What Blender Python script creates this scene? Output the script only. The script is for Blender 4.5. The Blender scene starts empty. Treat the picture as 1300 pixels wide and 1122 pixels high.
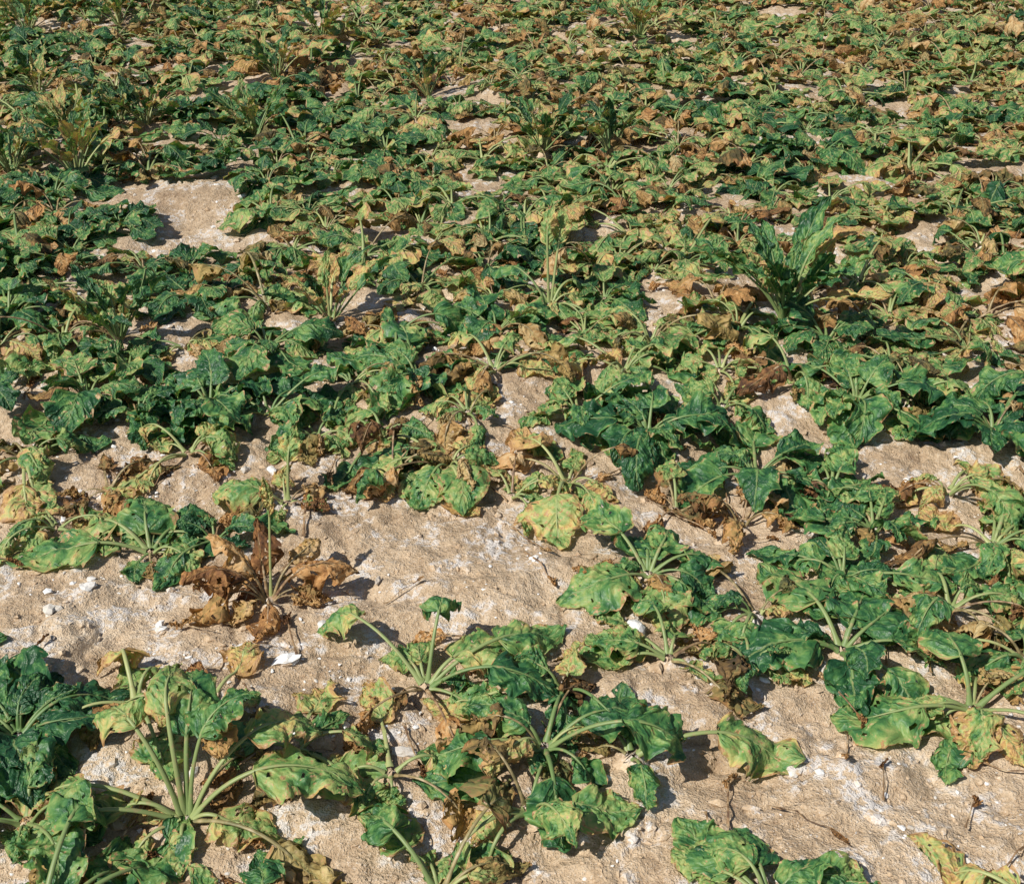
import bpy, math, numpy as np
from mathutils import Vector
R = np.random.RandomState(11)
rad = math.radians
scene = bpy.context.scene

# ------------------------------------------------------------------ helpers
_tab = np.random.RandomState(5).rand(256, 256)
def vnoise(x, y):
    xi = np.floor(x).astype(int); yi = np.floor(y).astype(int)
    fx = x - xi; fy = y - yi
    fx = fx*fx*(3-2*fx); fy = fy*fy*(3-2*fy)
    a = _tab[xi & 255, yi & 255]; b = _tab[(xi+1) & 255, yi & 255]
    c = _tab[xi & 255, (yi+1) & 255]; d = _tab[(xi+1) & 255, (yi+1) & 255]
    return (a*(1-fx)+b*fx)*(1-fy)+(c*(1-fx)+d*fx)*fy - 0.5
def H(x, y):
    x = np.asarray(x, float); y = np.asarray(y, float)
    z = 0.050*vnoise(x*1.7+9, y*2.3+3) + 0.030*vnoise(x*5+40, y*5+11) + 0.022*vnoise(x*13+70, y*13+31)
    z = z + 0.013*vnoise(x*31+7, y*31+90) + 0.008*np.maximum(vnoise(x*60+3, y*60+19)-.05, 0)
    cr = vnoise(x*6.3+12+.6*vnoise(x*22, y*22), y*6.3+77+.6*vnoise(x*22+9, y*22+5))
    return z - 0.009*np.exp(-(cr/.022)**2)

def make_mesh(name, V, Q, mats, mi=None, attrs=None, smooth=True):
    me = bpy.data.meshes.new(name)
    n = len(V); q = len(Q); k = Q.shape[1]
    me.vertices.add(n); me.vertices.foreach_set("co", np.asarray(V, np.float32).ravel())
    me.loops.add(q*k); me.loops.foreach_set("vertex_index", np.asarray(Q, np.int32).ravel())
    me.polygons.add(q); me.polygons.foreach_set("loop_start", np.arange(0, q*k, k, dtype=np.int32))
    for m in mats: me.materials.append(m)
    if mi is not None: me.polygons.foreach_set("material_index", np.asarray(mi, np.int32))
    me.update(calc_edges=True)
    me.polygons.foreach_set("use_smooth", np.full(q, smooth))
    if attrs:
        for nm, a in attrs.items():
            at = me.attributes.new(nm, 'FLOAT_VECTOR', 'POINT')
            at.data.foreach_set("vector", np.asarray(a, np.float32).ravel())
    me.validate(); me.update()
    return me

class Nodes:
    def __init__(s, name):
        s.m = bpy.data.materials.new(name); s.m.use_nodes = True
        s.t = s.m.node_tree; s.t.nodes.clear()
        s.out = s.t.nodes.new('ShaderNodeOutputMaterial')
    def n(s, typ, **kw):
        nd = s.t.nodes.new(typ)
        for k, v in kw.items(): setattr(nd, k, v)
        return nd
    def put(s, sock, v):
        if isinstance(v, bpy.types.NodeSocket): s.t.links.new(v, sock)
        elif v is not None: sock.default_value = v
    def math(s, op, a, b=None, c=None, clamp=False):
        nd = s.n('ShaderNodeMath', operation=op, use_clamp=clamp)
        s.put(nd.inputs[0], a); s.put(nd.inputs[1], b); s.put(nd.inputs[2], c)
        return nd.outputs[0]
    def mr(s, v, a, b, c=0.0, d=1.0):
        nd = s.n('ShaderNodeMapRange', interpolation_type='SMOOTHSTEP')
        for i, x in enumerate((v, a, b, c, d)): s.put(nd.inputs[i], x)
        return nd.outputs[0]
    def noise(s, vec, scale, detail=3, rough=.55, dist=0.0):
        nd = s.n('ShaderNodeTexNoise')
        s.put(nd.inputs['Vector'], vec); nd.inputs['Scale'].default_value = scale
        nd.inputs['Detail'].default_value = detail; nd.inputs['Roughness'].default_value = rough
        nd.inputs['Distortion'].default_value = dist
        return nd.outputs['Fac']
    def ramp(s, f, pts):
        nd = s.n('ShaderNodeValToRGB'); cr = nd.color_ramp
        while len(cr.elements) < len(pts): cr.elements.new(0.5)
        for e, (p, c) in zip(cr.elements, pts): e.position = p; e.color = (*c, 1)
        s.put(nd.inputs[0], f); return nd.outputs[0]
    def mix(s, f, a, b):
        nd = s.n('ShaderNodeMix', data_type='RGBA')
        s.put(nd.inputs[0], f)
        s.put(nd.inputs[6], a if isinstance(a, bpy.types.NodeSocket) else (*a, 1))
        s.put(nd.inputs[7], b if isinstance(b, bpy.types.NodeSocket) else (*b, 1))
        return nd.outputs[2]

# ------------------------------------------------------------------ materials
def leaf_material(fine=True):
    N = Nodes("beet_leaf_blade" if fine else "beet_leaf_blade_crop")
    A = N.n('ShaderNodeAttribute', attribute_name="luv"); D = N.n('ShaderNodeAttribute', attribute_name="ldat")
    sa = N.n('ShaderNodeSeparateXYZ'); N.put(sa.inputs[0], A.outputs['Vector'])
    sd = N.n('ShaderNodeSeparateXYZ'); N.put(sd.inputs[0], D.outputs['Vector'])
    u, v = sa.outputs[0], sa.outputs[1]; tone, dead, rnd = sd.outputs
    oi = N.n('ShaderNodeObjectInfo').outputs['Random']
    if not fine:
        tone = N.math('ADD', tone, N.math('MULTIPLY', N.math('SUBTRACT', oi, .5), .22))
    au = N.math('ABSOLUTE', u)
    off = N.math('MULTIPLY', N.math('ADD', rnd, oi), 53.0)
    cv = N.n('ShaderNodeCombineXYZ'); N.put(cv.inputs[0], N.math('MULTIPLY', u, .5)); N.put(cv.inputs[1], N.math('MULTIPLY', v, 1.3)); N.put(cv.inputs[2], off)
    P = cv.outputs[0]
    n1 = N.noise(P, 2.6, 2); n2 = N.noise(P, 9, 3, .6)
    n3 = N.noise(P, 28, 2, .6) if fine else n2
    q = N.math('ADD', N.math('MULTIPLY', v, 7.0), N.math('MULTIPLY', N.math('POWER', au, .8), -2.6))
    q = N.math('ADD', q, N.math('MULTIPLY', n1, 1.6))
    fr = N.math('ABSOLUTE', N.math('SUBTRACT', N.math('FRACT', q), .5))
    vein = N.mr(fr, 0.01, 0.075, 1, 0)
    vein = N.math('MULTIPLY', vein, N.mr(au, .4, .95, 1, 0))
    mid = N.mr(au, 0.015, 0.06, 1, 0)
    y = N.math('ADD', tone, N.math('MULTIPLY', N.math('SUBTRACT', n1, .5), 1.4))
    y = N.math('ADD', y, N.math('MULTIPLY', N.math('SUBTRACT', n2, .5), 1.05))
    y = N.math('ADD', y, N.math('MULTIPLY', N.math('POWER', au, 4.0), N.math('MULTIPLY', N.math('ADD', tone, .15), .38)))
    y = N.math('SUBTRACT', y, N.math('MULTIPLY', vein, N.math('MULTIPLY', tone, .16)), clamp=True)
    col = N.ramp(y, [(0, (.017, .076, .029)), (.15, (.036, .130, .042)), (.34, (.092, .225, .062)), (.52, (.20, .320, .090)),
                     (.72, (.37, .41, .14)), (.92, (.60, .45, .15)), (1, (.52, .32, .12))])
    col = N.mix(N.math('MULTIPLY', vein, .25), col, (.20, .30, .12))
    sp = N.math('ADD', N.math('MULTIPLY', n2, .65), N.math('MULTIPLY', n3, .35))
    sp = N.math('ADD', sp, N.math('MULTIPLY', tone, .18))
    sp = N.math('ADD', sp, N.math('MULTIPLY', N.math('POWER', au, 6.0), .14))
    spot = N.mr(sp, .66, .73)
    brown = N.ramp(n3, [(.3, (.17, .08, .03)), (.5, (.40, .22, .09)), (.7, (.55, .38, .21))])
    col = N.mix(spot, col, brown)
    dn = N.math('ADD', N.math('MULTIPLY', n2, .6), N.math('MULTIPLY', n1, .5))
    dn = N.math('ADD', dn, N.math('MULTIPLY', N.math('SUBTRACT', rnd, .5), .35))
    dcol = N.ramp(dn, [(.30, (.07, .032, .016)), (.46, (.22, .10, .038)), (.62, (.48, .25, .09)), (.80, (.64, .46, .25))])
    col = N.mix(dead, col, dcol)
    col = N.mix(N.math('MULTIPLY', mid, N.math('SUBTRACT', .7, N.math('MULTIPLY', dead, .6))), col, (.28, .36, .14))
    h = N.math('ADD', N.math('MULTIPLY', N.mr(fr, 0, .3), .8), N.math('MULTIPLY', n2, 2.0))
    if fine:
        vor = N.n('ShaderNodeTexVoronoi', feature='SMOOTH_F1'); N.put(vor.inputs['Vector'], P); vor.inputs['Scale'].default_value = 11
        h = N.math('SUBTRACT', h, N.math('MULTIPLY', vor.outputs['Distance'], .9))
    b = N.n('ShaderNodeBump'); b.inputs['Strength'].default_value = .75; b.inputs['Distance'].default_value = .0030 if fine else .006
    N.put(b.inputs['Height'], h)
    p = N.n('ShaderNodeBsdfPrincipled'); N.put(p.inputs['Base Color'], col)
    N.put(p.inputs['Roughness'], N.math('ADD', .42, N.math('ADD', N.math('MULTIPLY', dead, .4), N.math('MULTIPLY', y, .2))))
    p.inputs['Specular IOR Level'].default_value = .45
    N.put(p.inputs['Normal'], b.outputs[0])
    tr = N.n('ShaderNodeBsdfTranslucent')
    tc = N.n('ShaderNodeMix', data_type='RGBA', blend_type='MULTIPLY'); tc.inputs[0].default_value = 1
    N.put(tc.inputs[6], col); tc.inputs[7].default_value = (1.8, 1.8, .8, 1)
    N.put(tr.inputs[0], tc.outputs[2])
    ms = N.n('ShaderNodeMixShader'); ms.inputs[0].default_value = .16
    N.put(ms.inputs[1], p.outputs[0]); N.put(ms.inputs[2], tr.outputs[0]); N.put(N.out.inputs[0], ms.outputs[0])
    return N.m

def stalk_material():
    N = Nodes("beet_leaf_stalk")
    D = N.n('ShaderNodeAttribute', attribute_name="ldat"); sd = N.n('ShaderNodeSeparateXYZ'); N.put(sd.inputs[0], D.outputs['Vector'])
    tone, dead, rnd = sd.outputs
    tc = N.n('ShaderNodeTexCoord').outputs['Object']
    n = N.noise(tc, 60, 2)
    g = N.mix(tone, (.10, .19, .055), (.40, .42, .17))
    g = N.mix(N.mr(n, .55, .70, 0, .6), g, (.36, .27, .13))
    d = N.ramp(n, [(.35, (.12, .065, .035)), (.55, (.32, .20, .10)), (.7, (.48, .37, .23))])
    c = N.mix(dead, g, d)
    p = N.n('ShaderNodeBsdfPrincipled'); N.put(p.inputs['Base Color'], c); p.inputs['Roughness'].default_value = .5
    N.put(N.out.inputs[0], p.outputs[0])
    return N.m

def soil_material(name, stone=False):
    N = Nodes(name)
    P = N.n('ShaderNodeNewGeometry').outputs['Position']
    a = N.noise(P, 1.8, 3, .6); b_ = N.noise(P, 9, 4, .65); c = N.noise(P, 55, 4, .7); d = N.noise(P, 260, 2, .6)
    f = N.math('ADD', N.math('MULTIPLY', a, .35), N.math('MULTIPLY', b_, .35)); f = N.math('ADD', f, N.math('MULTIPLY', c, .30))
    col = N.ramp(f, [(.36, (.30, .20, .125)), (.46, (.48, .35, .225)), (.54, (.62, .475, .325)), (.64, (.72, .60, .45))])
    chalk = N.math('MULTIPLY', N.mr(b_, .50, .60), N.mr(c, .45, .55))
    col = N.mix(N.math('MULTIPLY', chalk, .8), col, (.70, .67, .65))
    grit = N.mr(d, .60, .67)
    col = N.mix(N.math('MULTIPLY', grit, .45), col, (.80, .76, .69))
    dk = N.mr(d, .30, .40, 1, 0)
    col = N.mix(N.math('MULTIPLY', dk, .5), col, (.20, .13, .08))
    h = N.math('ADD', N.math('MULTIPLY', c, 1.4), N.math('MULTIPLY', d, .35))
    bp = N.n('ShaderNodeBump'); bp.inputs['Strength'].default_value = 1.0; bp.inputs['Distance'].default_value = .011 if not stone else .004
    N.put(bp.inputs['Height'], h)
    p = N.n('ShaderNodeBsdfPrincipled'); N.put(p.inputs['Base Color'], col); p.inputs['Roughness'].default_value = .95
    p.inputs['Specular IOR Level'].default_value = .15
    N.put(p.inputs['Normal'], bp.outputs[0]); N.put(N.out.inputs[0], p.outputs[0])
    return N.m

def flint_material():
    N = Nodes("chalky_flint")
    P = N.n('ShaderNodeNewGeometry').outputs['Position']; isl = N.n('ShaderNodeNewGeometry').outputs['Random Per Island']
    n = N.noise(P, 90, 3)
    c = N.ramp(isl, [(0, (.42, .36, .30)), (.25, (.60, .56, .50)), (.5, (.76, .74, .71)), (1, (.85, .84, .82))])
    c = N.mix(N.mr(n, .52, .66, 0, .5), c, (.44, .36, .27))
    p = N.n('ShaderNodeBsdfPrincipled'); N.put(p.inputs['Base Color'], c); p.inputs['Roughness'].default_value = .7
    b = N.n('ShaderNodeBump'); b.inputs['Strength'].default_value = .6; b.inputs['Distance'].default_value = .004; N.put(b.inputs['Height'], n)
    N.put(p.inputs['Normal'], b.outputs[0]); N.put(N.out.inputs[0], p.outputs[0]); return N.m

MB, MBF, MS = leaf_material(True), leaf_material(False), stalk_material()
MSOIL, MCLOD, MFL = soil_material("dry_sandy_soil"), soil_material("soil_clod", True), flint_material()

# ------------------------------------------------------------------ leaf / plant builder
class Acc:
    def __init__(s): s.V = []; s.Q = []; s.M = []; s.U = []; s.D = []; s.n = 0
    def grid(s, P, m, uv, dat, closed=False, keep=None):
        a, b = P.shape[:2]
        i = np.arange(a*b).reshape(a, b) + s.n
        if closed: i = np.concatenate([i, i[:, :1]], 1)
        q = np.stack([i[:-1, :-1], i[:-1, 1:], i[1:, 1:], i[1:, :-1]], -1).reshape(-1, 4)
        if keep is not None: q = q[keep.ravel()]
        s.V.append(P.reshape(-1, 3)); s.Q.append(q); s.M.append(np.full(len(q), m))
        s.U.append(uv.reshape(-1, 3)); s.D.append(np.tile(dat, (a*b, 1))); s.n += a*b
    def mesh(s, name, fine=True):
        V = np.concatenate(s.V)
        return make_mesh(name, V, np.concatenate(s.Q), [MB if fine else MBF, MS, MCLOD], np.concatenate(s.M),
                         {"luv": np.concatenate(s.U), "ldat": np.concatenate(s.D)})

def leaf(acc, r, az, th0, Lp, Lb, W, dP=50, dB=60, droop=.5, ruf=.012, roll=0, tone=.2, dead=0., res=1,
         base=(0, 0, .01), world=(0, 0, 0), shrivel=0., crum=.010):
    """one beet leaf: arching stalk, midrib and a puckered, wavy blade"""
    nP = 9 if res else 5; nB = 34 if res else 17; nU = 21 if res else 9
    az = rad(az); azw = r.uniform(-1.1, 1.1)
    pos = np.array(base, float); C = [pos.copy()]; TH = []; AZ = []
    n = nP+nB
    H0 = float(H(world[0], world[1]))
    for i in range(n):
        if i < nP: t = (i+.5)/nP; th = th0 - dP*t**1.6; ds = Lp/nP
        else: t = (i-nP+.5)/nB; th = th0 - dP - dB*t**.9; ds = Lb/nB
        th = max(th, -100); th = rad(th); a = az + azw*(i/n)**1.5
        g = (float(H(world[0]+pos[0], world[1]+pos[1])) - H0) if res else 0.0
        if pos[2] < g+.014 and th < 0: th = rad(r.uniform(-8, 20))
        TH.append(th); AZ.append(a)
        pos = pos + ds*np.array([math.cos(th)*math.cos(a), math.cos(th)*math.sin(a), math.sin(th)])
        C.append(pos.copy())
    C = np.array(C); TH.append(TH[-1]); AZ.append(AZ[-1]); TH = np.array(TH); AZ = np.array(AZ)
    k = np.array([.25, .5, .25])
    for _ in range(3):
        TH[1:-1] = np.convolve(TH, k, 'valid')
        for c in range(3): C[1:-1, c] = np.convolve(C[:, c], k, 'valid')
    T = np.stack([np.cos(TH)*np.cos(AZ), np.cos(TH)*np.sin(AZ), np.sin(TH)], 1)
    S0 = np.stack([-np.sin(AZ), np.cos(AZ), 0*AZ], 1); N0 = np.cross(T, S0)
    s = np.arange(len(C))/(len(C)-1)
    ro = rad(roll)*s**1.5
    S = S0*np.cos(ro)[:, None] + N0*np.sin(ro)[:, None]; Nn = np.cross(T, S)
    rnd = r.rand(); dat = np.array([tone, dead, rnd])
    m = 7 if res else 4
    ang = np.arange(m)/m*2*np.pi
    nn = nP+1+int(nB*.75)
    idx = np.arange(nn)
    rr = np.interp(idx, [0, 1.5, nP, nP+nB*.3, nn-1], [.0075, .0042, .0031, .0017, .0003])*(1-.45*shrivel)*(Lb/.15)**.5
    up = np.where(idx > nP, rr*.10, 0)
    tube = C[:nn, None, :] + (S[:nn, None, :]*np.cos(ang)[None, :, None]*1.25 + Nn[:nn, None, :]*(np.sin(ang)[None, :, None]*.8))*rr[:, None, None] + Nn[:nn, None, :]*up[:, None, None]
    v = np.linspace(0, 1, nB+1); u = np.linspace(-1, 1, nU)
    vv, uu = np.meshgrid(v, u, indexing='ij'); au = np.abs(uu)
    pk = r.uniform(.50, .74)
    ph = r.uniform(0, 6.28, 16)
    w = np.sin(np.pi*v**pk).clip(0, 1)**.62
    w = np.maximum(w, .03) * W
    e = .045 if res else .03
    wl = w*(1+e*np.sin(v*11+ph[0])+e*np.sin(v*25+ph[1])+r.normal(0, .018, nB+1)); wr = w*(1+e*np.sin(v*12+ph[2])+e*np.sin(v*27+ph[3])+r.normal(0, .018, nB+1))
    ww = np.where(uu < 0, wl[:, None], wr[:, None])*(1-.35*shrivel)
    dr = droop*(1+.45*np.sin(vv*5+ph[4])*np.sign(uu)) + .0001
    phi = dr*au
    lat = np.sin(phi)/dr*ww*np.sign(uu); offn = -(1-np.cos(phi))/dr*ww
    side = np.where(uu < 0, ph[5], ph[6])
    f1 = r.uniform(1.5, 3.0)
    offn = offn + ruf*au**2*(np.sin(vv*f1*6.28+side)+.5*np.sin(vv*f1*2.1*6.28+side*2))*np.sin(np.pi*np.clip(vv*1.02, 0, 1))**.4
    if res:
        q = vv*7-au**.8*2.6+.5*np.sin(vv*6+ph[12])
        offn = offn + .0044*np.abs(np.sin(np.pi*q))*np.clip(au*4, 0, 1)*(1-.5*au**6)*np.sin(np.pi*vv)**.5
        offn = offn + .0026*np.sin(uu*10+ph[7]+3*np.sin(vv*9))*np.sin(vv*29+ph[8]+2*uu)
    longi = -.25*ww*np.where(vv < .14, au*(1-vv/.14), 0) + .10*ww*au**2*np.sin(vv*9+ph[11])
    i0 = nP
    B = C[i0:i0+nB+1, None, :] + S[i0:i0+nB+1, None, :]*lat[..., None] + Nn[i0:i0+nB+1, None, :]*offn[..., None] + T[i0:i0+nB+1, None, :]*longi[..., None]
    ca = (crum+.014*shrivel)*(.25+.75*au)*np.sin(np.pi*np.clip(vv+.15, 0, 1)).clip(.3, 1)
    X0 = uu*W*1.0; Y0 = vv*Lb
    for c in range(3):
        p1, p2 = r.uniform(0, 6.28, 2); k1, k2 = r.uniform(-75, 75, 2); k3, k4 = r.uniform(-160, 160, 2)
        B[..., c] += ca*(.64*np.sin(X0*k1+Y0*k2+p1)+.36*np.sin(X0*k3+Y0*k4+p2))
    B = B + r.normal(0, .0007 if res else .0018, B.shape)*np.clip(au*3, 0, 1)[..., None]
    if shrivel > 0:
        jit = r.normal(0, .003*shrivel, B.shape)
        jit[1:-1] = (jit[:-2]+jit[1:-1]+jit[2:])/2; B = B + jit
    for arr in (tube, B):
        if res: g = H(world[0]+arr[..., 0], world[1]+arr[..., 1]) - H0
        else: g = np.zeros(arr.shape[:2])
        g = g + .009 + .007*np.sin(arr[..., 0]*70+ph[0])*np.sin(arr[..., 1]*60+ph[1])
        z = arr[..., 2]; arr[..., 2] = np.where(z < g, g + .15*np.abs(np.maximum(z-g, -.05)), z)
    keep = None
    if res and (dead > .5 or tone > .30):       # insect / shot holes and torn margins
        cu = (uu[:-1, :-1]+uu[1:, 1:])/2; cv2 = (vv[:-1, :-1]+vv[1:, 1:])/2
        hn = np.sin(cu*8+ph[13]+2*np.sin(cv2*7))*np.sin(cv2*21+ph[14]+2*cu) + r.normal(0, .12, cu.shape) + .25*np.abs(cu)**4
        keep = ~((hn > (.95 if dead < .5 else .82)) & (np.abs(cu) > .16))
    zt = np.zeros(tube.shape)
    acc.grid(tube, 1, zt, dat, True)
    acc.grid(B, 0, np.stack([uu, vv, 0*uu], -1), dat, keep=keep)

def crown(acc, r, res=1):
    m, n = 12, 6
    a = np.arange(m)/m*2*np.pi; t = np.linspace(0, 1, n)
    rr = np.interp(t, [0, .5, .85, 1], [.040, .024, .013, .002]); zz = np.interp(t, [0, 1], [-.02, .014])
    P = np.stack([rr[:, None]*np.cos(a)[None], rr[:, None]*np.sin(a)[None], zz[:, None]+0*a[None]], -1)
    P = P + r.normal(0, .003, P.shape)
    acc.grid(P, 2, np.zeros(P.shape), np.array([.5, 1, .5]), True)

def rosette(acc, r, kind, res=1, world=(0, 0, 0), size=1.0, n=None, tone=None):
    U = r.uniform
    k = dict(dark=(15, 20), wilt=(14, 19), pale=(13, 17), erect=(14, 18), dead=(8, 11), small=(8, 11))[kind]
    if n: n = int(n*1.25+.5)
    n = n or r.randint(*k); a0 = U(0, 360)
    for i in range(n):
        f = i/n
        az = a0 + i*137.5 + U(-50, 50); bz = (.012*math.cos(rad(az)), .012*math.sin(rad(az)), .012)
        sz = size*(1-.35*f**1.5)*U(.7, 1.2)
        p = dict(az=az, base=bz, world=world, res=res, dead=0.)
        if kind == 'dark':
            p.update(th0=22+48*f+U(-10, 12), Lp=.105*sz*(1.1-.65*f)*U(.6, 1.3), Lb=.155*sz, W=.058*sz, dP=U(15, 50), dB=U(35, 105), droop=U(-.7, 1.1), ruf=.013*sz, tone=U(.02, .40), roll=U(-60, 60), crum=.012)
        elif kind in ('wilt', 'pale'):
            p.update(th0=28+44*f+U(-18, 18), Lp=.145*sz*(1.15-.75*f)*U(.45, 1.35), Lb=.150*sz, W=.057*sz, dP=U(40, 100), dB=U(30, 110), droop=U(-.1, 1.9), ruf=.014*sz,
                     tone=U(.10, .55) if kind == 'wilt' else U(.25, .64), roll=U(-85, 85), crum=.016)
        elif kind == 'erect':
            p.update(th0=52+30*f+U(-8, 8), Lp=.13*sz, Lb=.16*sz, W=.028*sz, dP=U(0, 25), dB=U(10, 60), droop=U(-1.2, .2), ruf=.010*sz, tone=U(.05, .38), roll=U(-30, 30))
        elif kind == 'small':
            p.update(th0=U(20, 70), Lp=.06*sz, Lb=.13*sz, W=.050*sz, dP=U(20, 60), dB=U(40, 90), droop=U(-.2, 1.3), ruf=.012, tone=U(.1, .6), roll=U(-70, 70), crum=.012)
        else:
            p.update(th0=U(20, 70), Lp=.09*sz, Lb=.14*sz, W=.055*sz, dP=U(30, 80), dB=U(40, 100), droop=U(.8, 2.2), ruf=.015, tone=.8, dead=U(.7, 1), shrivel=U(.3, .8), roll=U(-60, 60))
        if tone is not None and kind != 'dead': p['tone'] = min(1, max(0, tone+.04+U(-.18, .18)))
        if kind != 'dead':
            c = U(0, 1)
            if f < .8 and c < (.10 if kind in ('dark', 'erect') else .27):
                p.update(dead=U(.6, 1), shrivel=U(.2, .7), droop=U(.8, 2.2), dP=U(50, 90), th0=U(25, 70), Lb=p['Lb']*.85)
            elif c < .40 and kind != 'dark': p['tone'] = U(.55, .92)
        leaf(acc, r, **p)

def obj(name, me, loc=(0, 0, 0), rz=0, sc=1, parent=None, tilt=(0, 0)):
    o = bpy.data.objects.new(name, me); scene.collection.objects.link(o)
    o.location = loc; o.rotation_euler = (tilt[0], tilt[1], rz); o.scale = (sc,)*3
    if parent: o.parent = parent
    return o

# ------------------------------------------------------------------ ground sheet
def axis(lo, hi, a, b, st, g):
    core = list(np.arange(a, b+1e-6, st)); s = st; x = core[-1]
    while x < hi: s = s*g; x += s; core.append(x)
    s = st; x = core[0]; left = []
    while x > lo: s = s*g; x -= s; left.append(x)
    return np.array(left[::-1]+core)
gx = axis(-300, 300, -1.5, 1.5, .006, 1.025); gy = axis(-300, 300, .95, 3.2, .006, 1.022)
X, Y = np.meshgrid(gx, gy, indexing='ij')
fade = np.clip((30-np.hypot(X, Y))/20, 0, 1)
Z = H(X, Y)*fade
i = np.arange(X.size).reshape(X.shape)
Q = np.stack([i[:-1, :-1], i[1:, :-1], i[1:, 1:], i[:-1, 1:]], -1).reshape(-1, 4)
obj("field_soil_ground", make_mesh("field_soil_ground", np.stack([X, Y, Z], -1).reshape(-1, 3), Q, [MSOIL]))

# ------------------------------------------------------------------ stones and clods
import bmesh
def icos(sub):
    bm = bmesh.new(); bmesh.ops.create_icosphere(bm, subdivisions=sub, radius=1)
    a = np.array([v.co[:] for v in bm.verts]); b = np.array([[v.index for v in f.verts] for f in bm.faces]); bm.free(); return a, b
ICO = {1: icos(1), 2: icos(2)}
def stones(name, mat, xy, size, r, smooth=False, sink=.1, sub=2, rough=.28):
    ico, icf = ICO[sub]
    n = len(xy); m = len(ico)
    fq = r.normal(0, 1.6, (n, 3, 3)); phs = r.uniform(0, 6.28, (n, 1, 3))
    bump = 1+rough*np.sin(np.einsum('mj,njk->nmk', ico, fq)*1.4+phs).sum(-1)/1.6 + r.normal(0, .06, (n, m))
    P = ico[None]*bump[..., None]*np.stack([r.uniform(.7, 1.5, n), r.uniform(.6, 1.1, n), r.uniform(.35, .75, n)], -1)[:, None]
    a = r.uniform(0, 6.28, n); c, s = np.cos(a)[:, None], np.sin(a)[:, None]
    x = P[..., 0]*c-P[..., 1]*s; y = P[..., 0]*s+P[..., 1]*c
    P = np.stack([x, y, P[..., 2]], -1)*size[:, None, None]
    P[..., 0] += xy[:, 0, None]; P[..., 1] += xy[:, 1, None]; P[..., 2] += (H(xy[:, 0], xy[:, 1])+size*sink)[:, None]
    F = icf[None]+(np.arange(n)*m)[:, None, None]
    return obj(name, make_mesh(name, P.reshape(-1, 3), F.reshape(-1, 3), [mat], smooth=smooth))
def near_xy(n, r, y0=1.0, y1=5.5):
    y = y0+(y1-y0)*r.rand(n)**1.6
    return np.stack([r.uniform(-1, 1, n)*(.55*y+.5), y], -1)
n = 14000; stones("soil_clods", MCLOD, near_xy(n, R), np.minimum(.0021*(1-R.rand(n)*.985)**-.55, .013), R, False, sub=1, rough=.34)
n = 120; stones("soil_clods", MCLOD, near_xy(n, R), R.uniform(.010, .018, n), R, False, sub=2, rough=.6, sink=-.3)
cand = near_xy(9000, R); cl = vnoise(cand[:, 0]*4+3, cand[:, 1]*4+8) + R.normal(0, .14, 9000); cand = cand[cl > .08]
n = len(cand); stones("flint_stones", MFL, cand, np.minimum(.0025*(1-R.rand(n)*.98)**-.5, .014), R, sub=1)
big = np.array([(.258, 2.01), (-.455, 1.905), (-.75, 2.04), (-.94, 2.155), (-.73, 2.635), (-.68, 2.66), (1.0, 2.63), (.17, 1.60), (-.2, 1.66), (-.56, 1.95), (-.98, 2.07), (.98, 1.58), (-.6, 2.62), (.52, 1.62), (-.3, 2.2), (.05, 2.25), (-.4, 2.02)])
stones("flint_stones", MFL, big, np.array([.025, .018, .017, .016, .015, .013, .014, .014, .016, .011, .018, .012, .015, .01, .009, .01, .012]), R, rough=.42)

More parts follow.
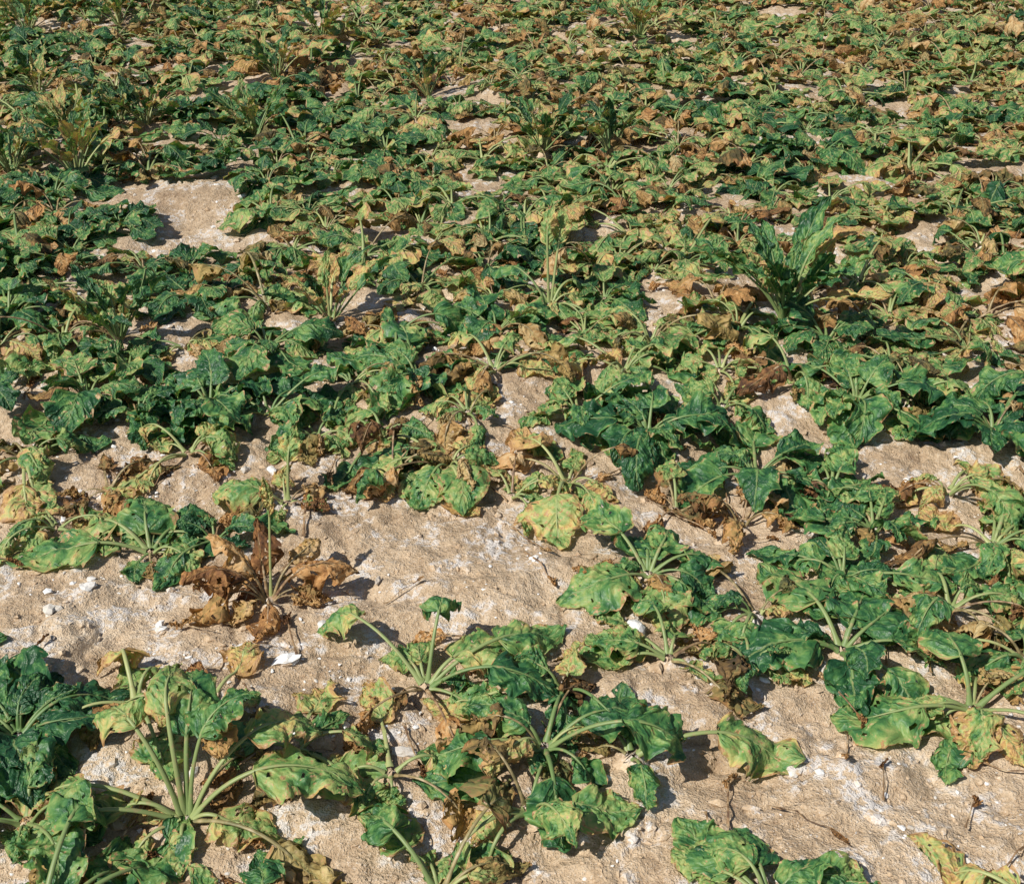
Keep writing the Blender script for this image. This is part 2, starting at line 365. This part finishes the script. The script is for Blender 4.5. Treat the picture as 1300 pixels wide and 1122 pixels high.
# ------------------------------------------------------------------ individually built plants (metres: x right, y away)
L = lambda **k: k
plants = [
 (-.57, 1.50, 'pale', 1.0, 6, .45, [
    L(az=110, th0=82, Lp=.20, Lb=.15, W=.055, dP=40, dB=110, droop=1.1, tone=.55), L(az=140, th0=75, Lp=.19, Lb=.15, W=.05, dP=50, dB=110, droop=1.0, tone=.5),
    L(az=15, th0=52, Lp=.15, Lb=.20, W=.065, dP=40, dB=50, droop=.5, tone=.52, crum=.016), L(az=40, th0=60, Lp=.18, Lb=.15, W=.05, dP=45, dB=70, tone=.6, droop=.7),
    L(az=170, th0=35, Lp=.20, Lb=.15, W=.05, dP=50, dB=50, tone=.6), L(az=195, th0=40, Lp=.19, Lb=.15, W=.05, dP=55, dB=40, tone=.45),
    L(az=85, th0=75, Lp=.15, Lb=.17, W=.06, dP=20, dB=100, tone=.3, droop=.8), L(az=60, th0=80, Lp=.16, Lb=.13, W=.045, dP=25, dB=70, tone=.35)]),
 (-.72, 1.76, 'pale', .85, 7, .5, []), (-.40, 1.66, 'wilt', .8, 7, .4, []), (-.58, 1.74, 'pale', .8, 6, .5, []),
 (-.92, 1.68, 'dark', 1.0, 18, .06, []), (-1.06, 1.55, 'dark', .95, 12, .1, []), (-.84, 1.48, 'dark', .85, 9, .2, []),
 (-.17, 1.83, 'small', .9, 4, .4, [
    L(az=137, th0=38, Lp=.21, Lb=.12, W=.048, dP=45, dB=70, droop=.9, tone=.50), L(az=75, th0=65, Lp=.15, Lb=.10, W=.05, dP=40, dB=130, droop=1.3, tone=.30),
    L(az=40, th0=50, Lp=.07, Lb=.17, W=.06, dP=40, dB=50, droop=.5, tone=.52), L(az=355, th0=45, Lp=.14, Lb=.16, W=.06, dP=45, dB=50, droop=.4, tone=.10),
    L(az=30, th0=34, Lp=.17, Lb=.17, W=.055, dP=40, dB=40, droop=.5, tone=.40), L(az=225, th0=30, Lp=.14, Lb=.10, W=.035, dP=40, dB=40, droop=1.5, tone=.9, dead=.9, shrivel=.6),
    L(az=290, th0=25, Lp=.12, Lb=.12, W=.04, dP=40, dB=40, droop=1.5, tone=.9, dead=1., shrivel=.7)]),
 (.06, 1.66, 'wilt', .9, 9, .28, [L(az=20, th0=50, Lp=.08, Lb=.15, W=.06, dP=30, dB=80, tone=.18), L(az=190, th0=35, Lp=.10, Lb=.14, W=.06, dP=40, dB=40, tone=.28)]),
 (.10, 1.82, 'wilt', .75, 6, .2, []), (-.22, 1.60, 'pale', .7, 5, .5, []), (.03, 1.52, 'wilt', .8, 7, .4, []),
 (.22, 1.64, 'small', .8, 3, .3, [L(az=8, th0=30, Lp=.16, Lb=.18, W=.070, dP=42, dB=45, droop=.8, tone=.52), L(az=100, th0=50, Lp=.07, Lb=.14, W=.055, dB=70, tone=.2)]),
 (.32, 1.92, 'wilt', .8, 7, .45, [L(az=170, th0=40, Lp=.06, Lb=.12, W=.055, dP=30, dB=60, tone=.45)]),
 (.48, 1.90, 'wilt', .65, 6, .3, []), (.52, 2.06, 'wilt', .75, 7, .25, []),
 (.68, 1.95, 'dark', .95, 8, .18, [L(az=183, th0=40, Lp=.05, Lb=.21, W=.08, dP=20, dB=55, droop=.3, tone=.16), L(az=110, th0=42, Lp=.11, Lb=.21, W=.08, dP=40, dB=40, droop=.4, tone=.40),
    L(az=30, th0=45, Lp=.05, Lb=.17, W=.07, dP=25, dB=60, tone=.25), L(az=60, th0=50, Lp=.07, Lb=.17, W=.065, dP=40, dB=60, tone=.2), L(az=265, th0=35, Lp=.04, Lb=.13, W=.05, tone=.15)]),
 (.89, 1.77, 'wilt', .95, 9, .35, [L(az=194, th0=28, Lp=.11, Lb=.18, W=.075, dP=30, dB=50, droop=.5, tone=.42), L(az=100, th0=65, Lp=.10, Lb=.15, W=.06, dB=80, tone=.3)]),
 (1.05, 1.92, 'wilt', 1.0, 13, .25, []), (.95, 2.10, 'wilt', .9, 11, .3, []), (.74, 2.20, 'dark', .85, 9, .25, []), (1.22, 2.12, 'wilt', 1., 12, .35, []),
 (.30, 2.17, 'dark', .9, 8, .2, [L(az=215, th0=35, Lp=.05, Lb=.18, W=.075, dP=20, dB=60, droop=.4, tone=.40), L(az=90, th0=50, Lp=.05, Lb=.15, W=.065, dB=60, tone=.15),
    L(az=20, th0=40, Lp=.09, Lb=.13, W=.055, dP=50, tone=.3), L(az=320, th0=35, Lp=.07, Lb=.12, W=.055, tone=.25), L(az=290, th0=45, Lp=.04, Lb=.14, W=.06, tone=.55)]),
 (-.53, 2.12, 'dead', .95, 7, None, [L(az=75, th0=80, Lp=.20, Lb=.08, W=.018, dP=5, dB=20, droop=1., tone=.75, shrivel=.3), L(az=180, th0=70, Lp=.07, Lb=.15, W=.06, dP=20, dB=70, droop=1.8, dead=1., shrivel=.3, ruf=.02),
    L(az=20, th0=60, Lp=.08, Lb=.15, W=.06, dP=30, dB=80, droop=1.8, dead=1., shrivel=.3, ruf=.02), L(az=150, th0=75, Lp=.06, Lb=.14, W=.055, dP=10, dB=60, droop=1.6, dead=.9, shrivel=.3, tone=.9),
    L(az=110, th0=80, Lp=.05, Lb=.13, W=.05, dP=10, dB=40, droop=1.6, dead=1, shrivel=.3, tone=.9)]),
 (-.84, 2.32, 'small', .9, 6, .35, [L(az=188, th0=32, Lp=.11, Lb=.21, W=.085, dP=30, dB=55, droop=.5, tone=.42), L(az=150, th0=45, Lp=.10, Lb=.18, W=.075, dP=45, dB=60, tone=.58, droop=.8),
    L(az=110, th0=50, Lp=.04, Lb=.18, W=.075, dP=10, dB=90, tone=.36), L(az=10, th0=35, Lp=.05, Lb=.14, W=.06, tone=.1), L(az=60, th0=40, Lp=.06, Lb=.14, W=.06, tone=.2)]),
 (-.70, 2.36, 'dark', .75, 8, .15, []), (-1.08, 2.40, 'pale', .8, 6, .5, []),
 (-.55, 2.50, 'small', .8, 5, .5, [L(az=185, th0=50, Lp=.06, Lb=.16, W=.07, dP=20, dB=90, tone=.58, droop=1.2), L(az=80, th0=80, Lp=.10, Lb=.1, W=.03, tone=.6, dP=10)]),
 (-.16, 2.66, 'wilt', .9, 9, .4, [L(az=290, th0=42, Lp=.05, Lb=.17, W=.075, dP=25, dB=60, droop=.4, tone=.48), L(az=200, th0=40, Lp=.13, Lb=.14, W=.06, dP=50, tone=.66), L(az=245, th0=50, Lp=.06, Lb=.15, W=.06, tone=.4),
    L(az=170, th0=45, Lp=.10, Lb=.17, W=.07, tone=.25), L(az=215, th0=35, Lp=.17, Lb=.11, W=.045, droop=1.8, dead=.9, shrivel=.4, tone=.9)]),
 (-.30, 2.60, 'wilt', .8, 8, .3, []), (0.0, 2.55, 'wilt', .75, 5, .5, []),
 (.14, 2.62, 'wilt', .85, 7, .5, [L(az=258, th0=48, Lp=.18, Lb=.17, W=.068, dP=60, dB=50, droop=.5, tone=.66), L(az=130, th0=55, Lp=.12, Lb=.15, W=.07, dP=50, dB=70, tone=.95), L(az=285, th0=45, Lp=.18, Lb=.08, W=.025, tone=.6),
    L(az=150, th0=45, Lp=.10, Lb=.14, W=.06, droop=1.2, tone=.95, dead=.5, shrivel=.3)]),
 (.55, 2.42, 'dead', .9, 6, None, []), (.40, 2.48, 'dead', .75, 4, None, [L(az=90, th0=60, Lp=.08, Lb=.1, W=.04, tone=.5)]),
 (-.83, 2.95, 'dark', 1.0, 18, .10, []), (-1.02, 2.92, 'dark', .85, 12, .15, []), (-.66, 2.90, 'dark', .85, 12, .12, []),
 (.36, 2.80, 'dark', 1.0, 18, .12, []), (.18, 2.92, 'dark', .9, 10, .3, []),
 (.62, 2.64, 'dark', .95, 8, .22, [L(az=180, th0=40, Lp=.07, Lb=.15, W=.06, tone=.15), L(az=300, th0=35, Lp=.10, Lb=.18, W=.07, dP=50, dB=80, tone=.25), L(az=20, th0=45, Lp=.08, Lb=.15, W=.055, tone=.12)]),
 (.86, 2.40, 'dark', .9, 13, .25, []), (.80, 2.58, 'wilt', .85, 8, .3, []), (1.08, 2.55, 'pale', .9, 9, .55, []), (1.12, 2.33, 'wilt', 1., 12, .3, []),
 (1.28, 2.82, 'dark', 1.1, 17, .08, []), (.95, 2.97, 'dark', 1.05, 15, .25, []), (.80, 3.10, 'wilt', 1., 12, .3, []), (1.12, 3.02, 'wilt', 1.05, 13, .3, []),
 (.85, 3.50, 'erect', 1.3, 20, .25, []), (.60, 3.15, 'wilt', .8, 8, .5, []), (.58, 2.95, 'wilt', .75, 7, .4, []),
 (-.27, 3.10, 'dark', 1.05, 14, .22, []), (-.05, 3.12, 'wilt', 1.05, 13, .3, []), (-.45, 3.05, 'wilt', .85, 9, .35, []), (-.12, 2.90, 'wilt', .85, 9, .35, []),
 (-.35, 3.36, 'wilt', 1.0, 12, .3, []), (.32, 3.12, 'wilt', 1.0, 12, .35, []), (.42, 3.36, 'wilt', 1.0, 11, .35, []), (-.05, 3.4, 'dark', 1.0, 12, .2, []),
 (-.78, 3.58, 'wilt', 1.1, 12, .35, []), (.12, 3.60, 'wilt', 1.1, 10, .35, [L(az=100, th0=78, Lp=.20, Lb=.12, W=.03, dP=5, dB=30, tone=.6), L(az=70, th0=70, Lp=.2, Lb=.12, W=.035, dP=5, dB=40, tone=.6)]),
 (-.56, 3.45, 'erect', .9, 12, .15, []), (-1.19, 3.36, 'erect', .9, 14, .15, []), (-1.35, 3.34, 'wilt', 1., 9, .3, []), (-1.55, 3.45, 'dark', 1., 12, .2, []), (-.98, 3.3, 'wilt', .85, 8, .3, []),
 (-1.24, 2.68, 'wilt', .95, 11, .35, []), (-.84, 2.72, 'pale', .8, 7, .55, []), (-.52, 2.80, 'small', .9, 8, .35, []), (-1.0, 2.55, 'dead', .8, 6, None, []),
 (-.34, 2.80, 'wilt', .9, 9, .3, []), (-1.45, 3.0, 'dark', .9, 9, .2, []), (1.45, 2.5, 'dark', 1., 12, .2, []), (-1.5, 2.3, 'wilt', 1., 10, .3, []), (-1.25, 1.9, 'dark', 1., 11, .2, []),
 (-.12, 1.36, 'wilt', .9, 10, .4, []), (.42, 1.32, 'dark', .9, 9, .3, []), (-.40, 1.30, 'wilt', .9, 9, .3, []), (.85, 1.3, 'wilt', .9, 9, .6, []), (1.3, 1.6, 'wilt', 1., 10, .3, []), (-.75, 1.25, 'wilt', 1., 10, .3, []),
]
placed = []
for (x, y, kind, size, n, tone, extra) in plants:
    z = float(H(x, y)); acc = Acc(); w = (x, y, z)
    crown(acc, R)
    rosette(acc, R, kind, 1, w, size, n, tone)
    for e in extra:
        a = rad(e['az']); e.setdefault('roll', R.uniform(-30, 30)); e.setdefault('crum', .012)
        leaf(acc, R, base=(.012*math.cos(a), .012*math.sin(a), .012), world=w, res=1, **e)
    obj("sugar_beet_plant", acc.mesh("sugar_beet_plant"), (x, y, z)); placed.append((x, y))

# ------------------------------------------------------------------ dead leaf litter on the soil
acc = Acc()
for j in range(190):
    y = 1.1+3.4*R.rand()**1.3; x = R.uniform(-1, 1)*(.55*y+.3)
    z0 = float(H(x, y)); az = R.uniform(0, 360)
    sub = Acc(); s = R.uniform(.4, 1)
    stick = R.rand() < .8
    leaf(sub, R, az, R.uniform(0, 12), .13*s, .10*s*(.4 if stick else 1), .035*s*(.25 if stick else 1), dP=15, dB=10, droop=R.uniform(.3, 1.2), ruf=.008, roll=R.uniform(-30, 30), tone=.9,
         dead=1, res=1, base=(0, 0, .005), world=(x, y, z0), shrivel=.4, crum=.004)
    for V in sub.V: V += np.array([x, y, z0])
    off = acc.n
    acc.V += sub.V; acc.Q += [q+off for q in sub.Q]; acc.M += sub.M; acc.U += sub.U; acc.D += sub.D; acc.n += sub.n
obj("dead_leaf_litter", acc.mesh("dead_leaf_litter"))

# ------------------------------------------------------------------ rest of the crop: repeated beet plants under one parent
lib = {}
for kind, cnt in (('dark', 10), ('wilt', 14), ('pale', 9), ('erect', 3), ('dead', 4)):
    lib[kind] = []
    for j in range(cnt):
        acc = Acc(); crown(acc, R); rosette(acc, R, kind, 0, size=1.0)
        lib[kind].append(acc.mesh("beet_%s" % kind, False))
crop = bpy.data.objects.new("sugar_beet_crop", None); scene.collection.objects.link(crop)
P0 = np.array(placed); cell = .213
for yy in np.arange(3.0, 12.6, cell):
    for xx in np.arange(-(.5*yy+1.0), .5*yy+1.0, cell):
        x = xx+R.uniform(-.10, .10); y = yy+R.uniform(-.10, .10)
        if y < 3.9 and np.min(np.hypot(P0[:, 0]-x, P0[:, 1]-y)) < .17: continue
        dens = float(vnoise(np.array(x*2.3+20), np.array(y*1.7+5)))
        if dens < -.42 or R.rand() < .05: continue
        g = float(vnoise(np.array(x*.9+55), np.array(y*.55+17)))*.8 - .035*x - .022*(y-5) + R.uniform(-.4, .4)
        kind = 'dark' if g > .26 else ('wilt' if g > -.18 else 'pale')
        c = R.rand()
        if c < .075: kind = 'dead'
        elif c < .10: kind = 'erect'
        me = lib[kind][R.randint(len(lib[kind]))]
        obj("beet_plant", me, (x, y, float(H(x, y))*max(0, min(1, (30-math.hypot(x, y))/20))), R.uniform(0, 6.28), R.uniform(.78, 1.12), crop, (R.uniform(-.2, .2), R.uniform(-.2, .2)))

# ------------------------------------------------------------------ light, sky, camera
el = rad(50); sd = Vector((-.84, -.54, 0)).normalized()*math.cos(el); sd.z = math.sin(el)
sun = bpy.data.lights.new("sun", 'SUN'); sun.energy = 5.0; sun.angle = rad(.5); sun.color = (1, .96, .88)
so = bpy.data.objects.new("sun", sun); scene.collection.objects.link(so); so.rotation_euler = sd.to_track_quat('Z', 'Y').to_euler(); so.location = (-5, -3, 8)
wd = bpy.data.worlds.new("World"); scene.world = wd; wd.use_nodes = True
nt = wd.node_tree; bg = nt.nodes['Background']; sk = nt.nodes.new('ShaderNodeTexSky'); sk.sky_type = 'NISHITA'; sk.sun_disc = False
sk.sun_elevation = el; sk.sun_rotation = math.atan2(sd.x, sd.y)
nt.links.new(sk.outputs[0], bg.inputs[0]); bg.inputs[1].default_value = .07
cam = bpy.data.cameras.new("camera"); co = bpy.data.objects.new("camera", cam); scene.collection.objects.link(co)
co.location = (0, 0, 1.7); co.rotation_euler = (rad(90-31.4), 0, 0)
cam.sensor_width = 36; cam.lens = 18/.4142; cam.clip_start = .05; cam.clip_end = 1000
scene.camera = co
scene.view_settings.view_transform = 'Standard'; scene.view_settings.look = 'None'; scene.view_settings.exposure = 0
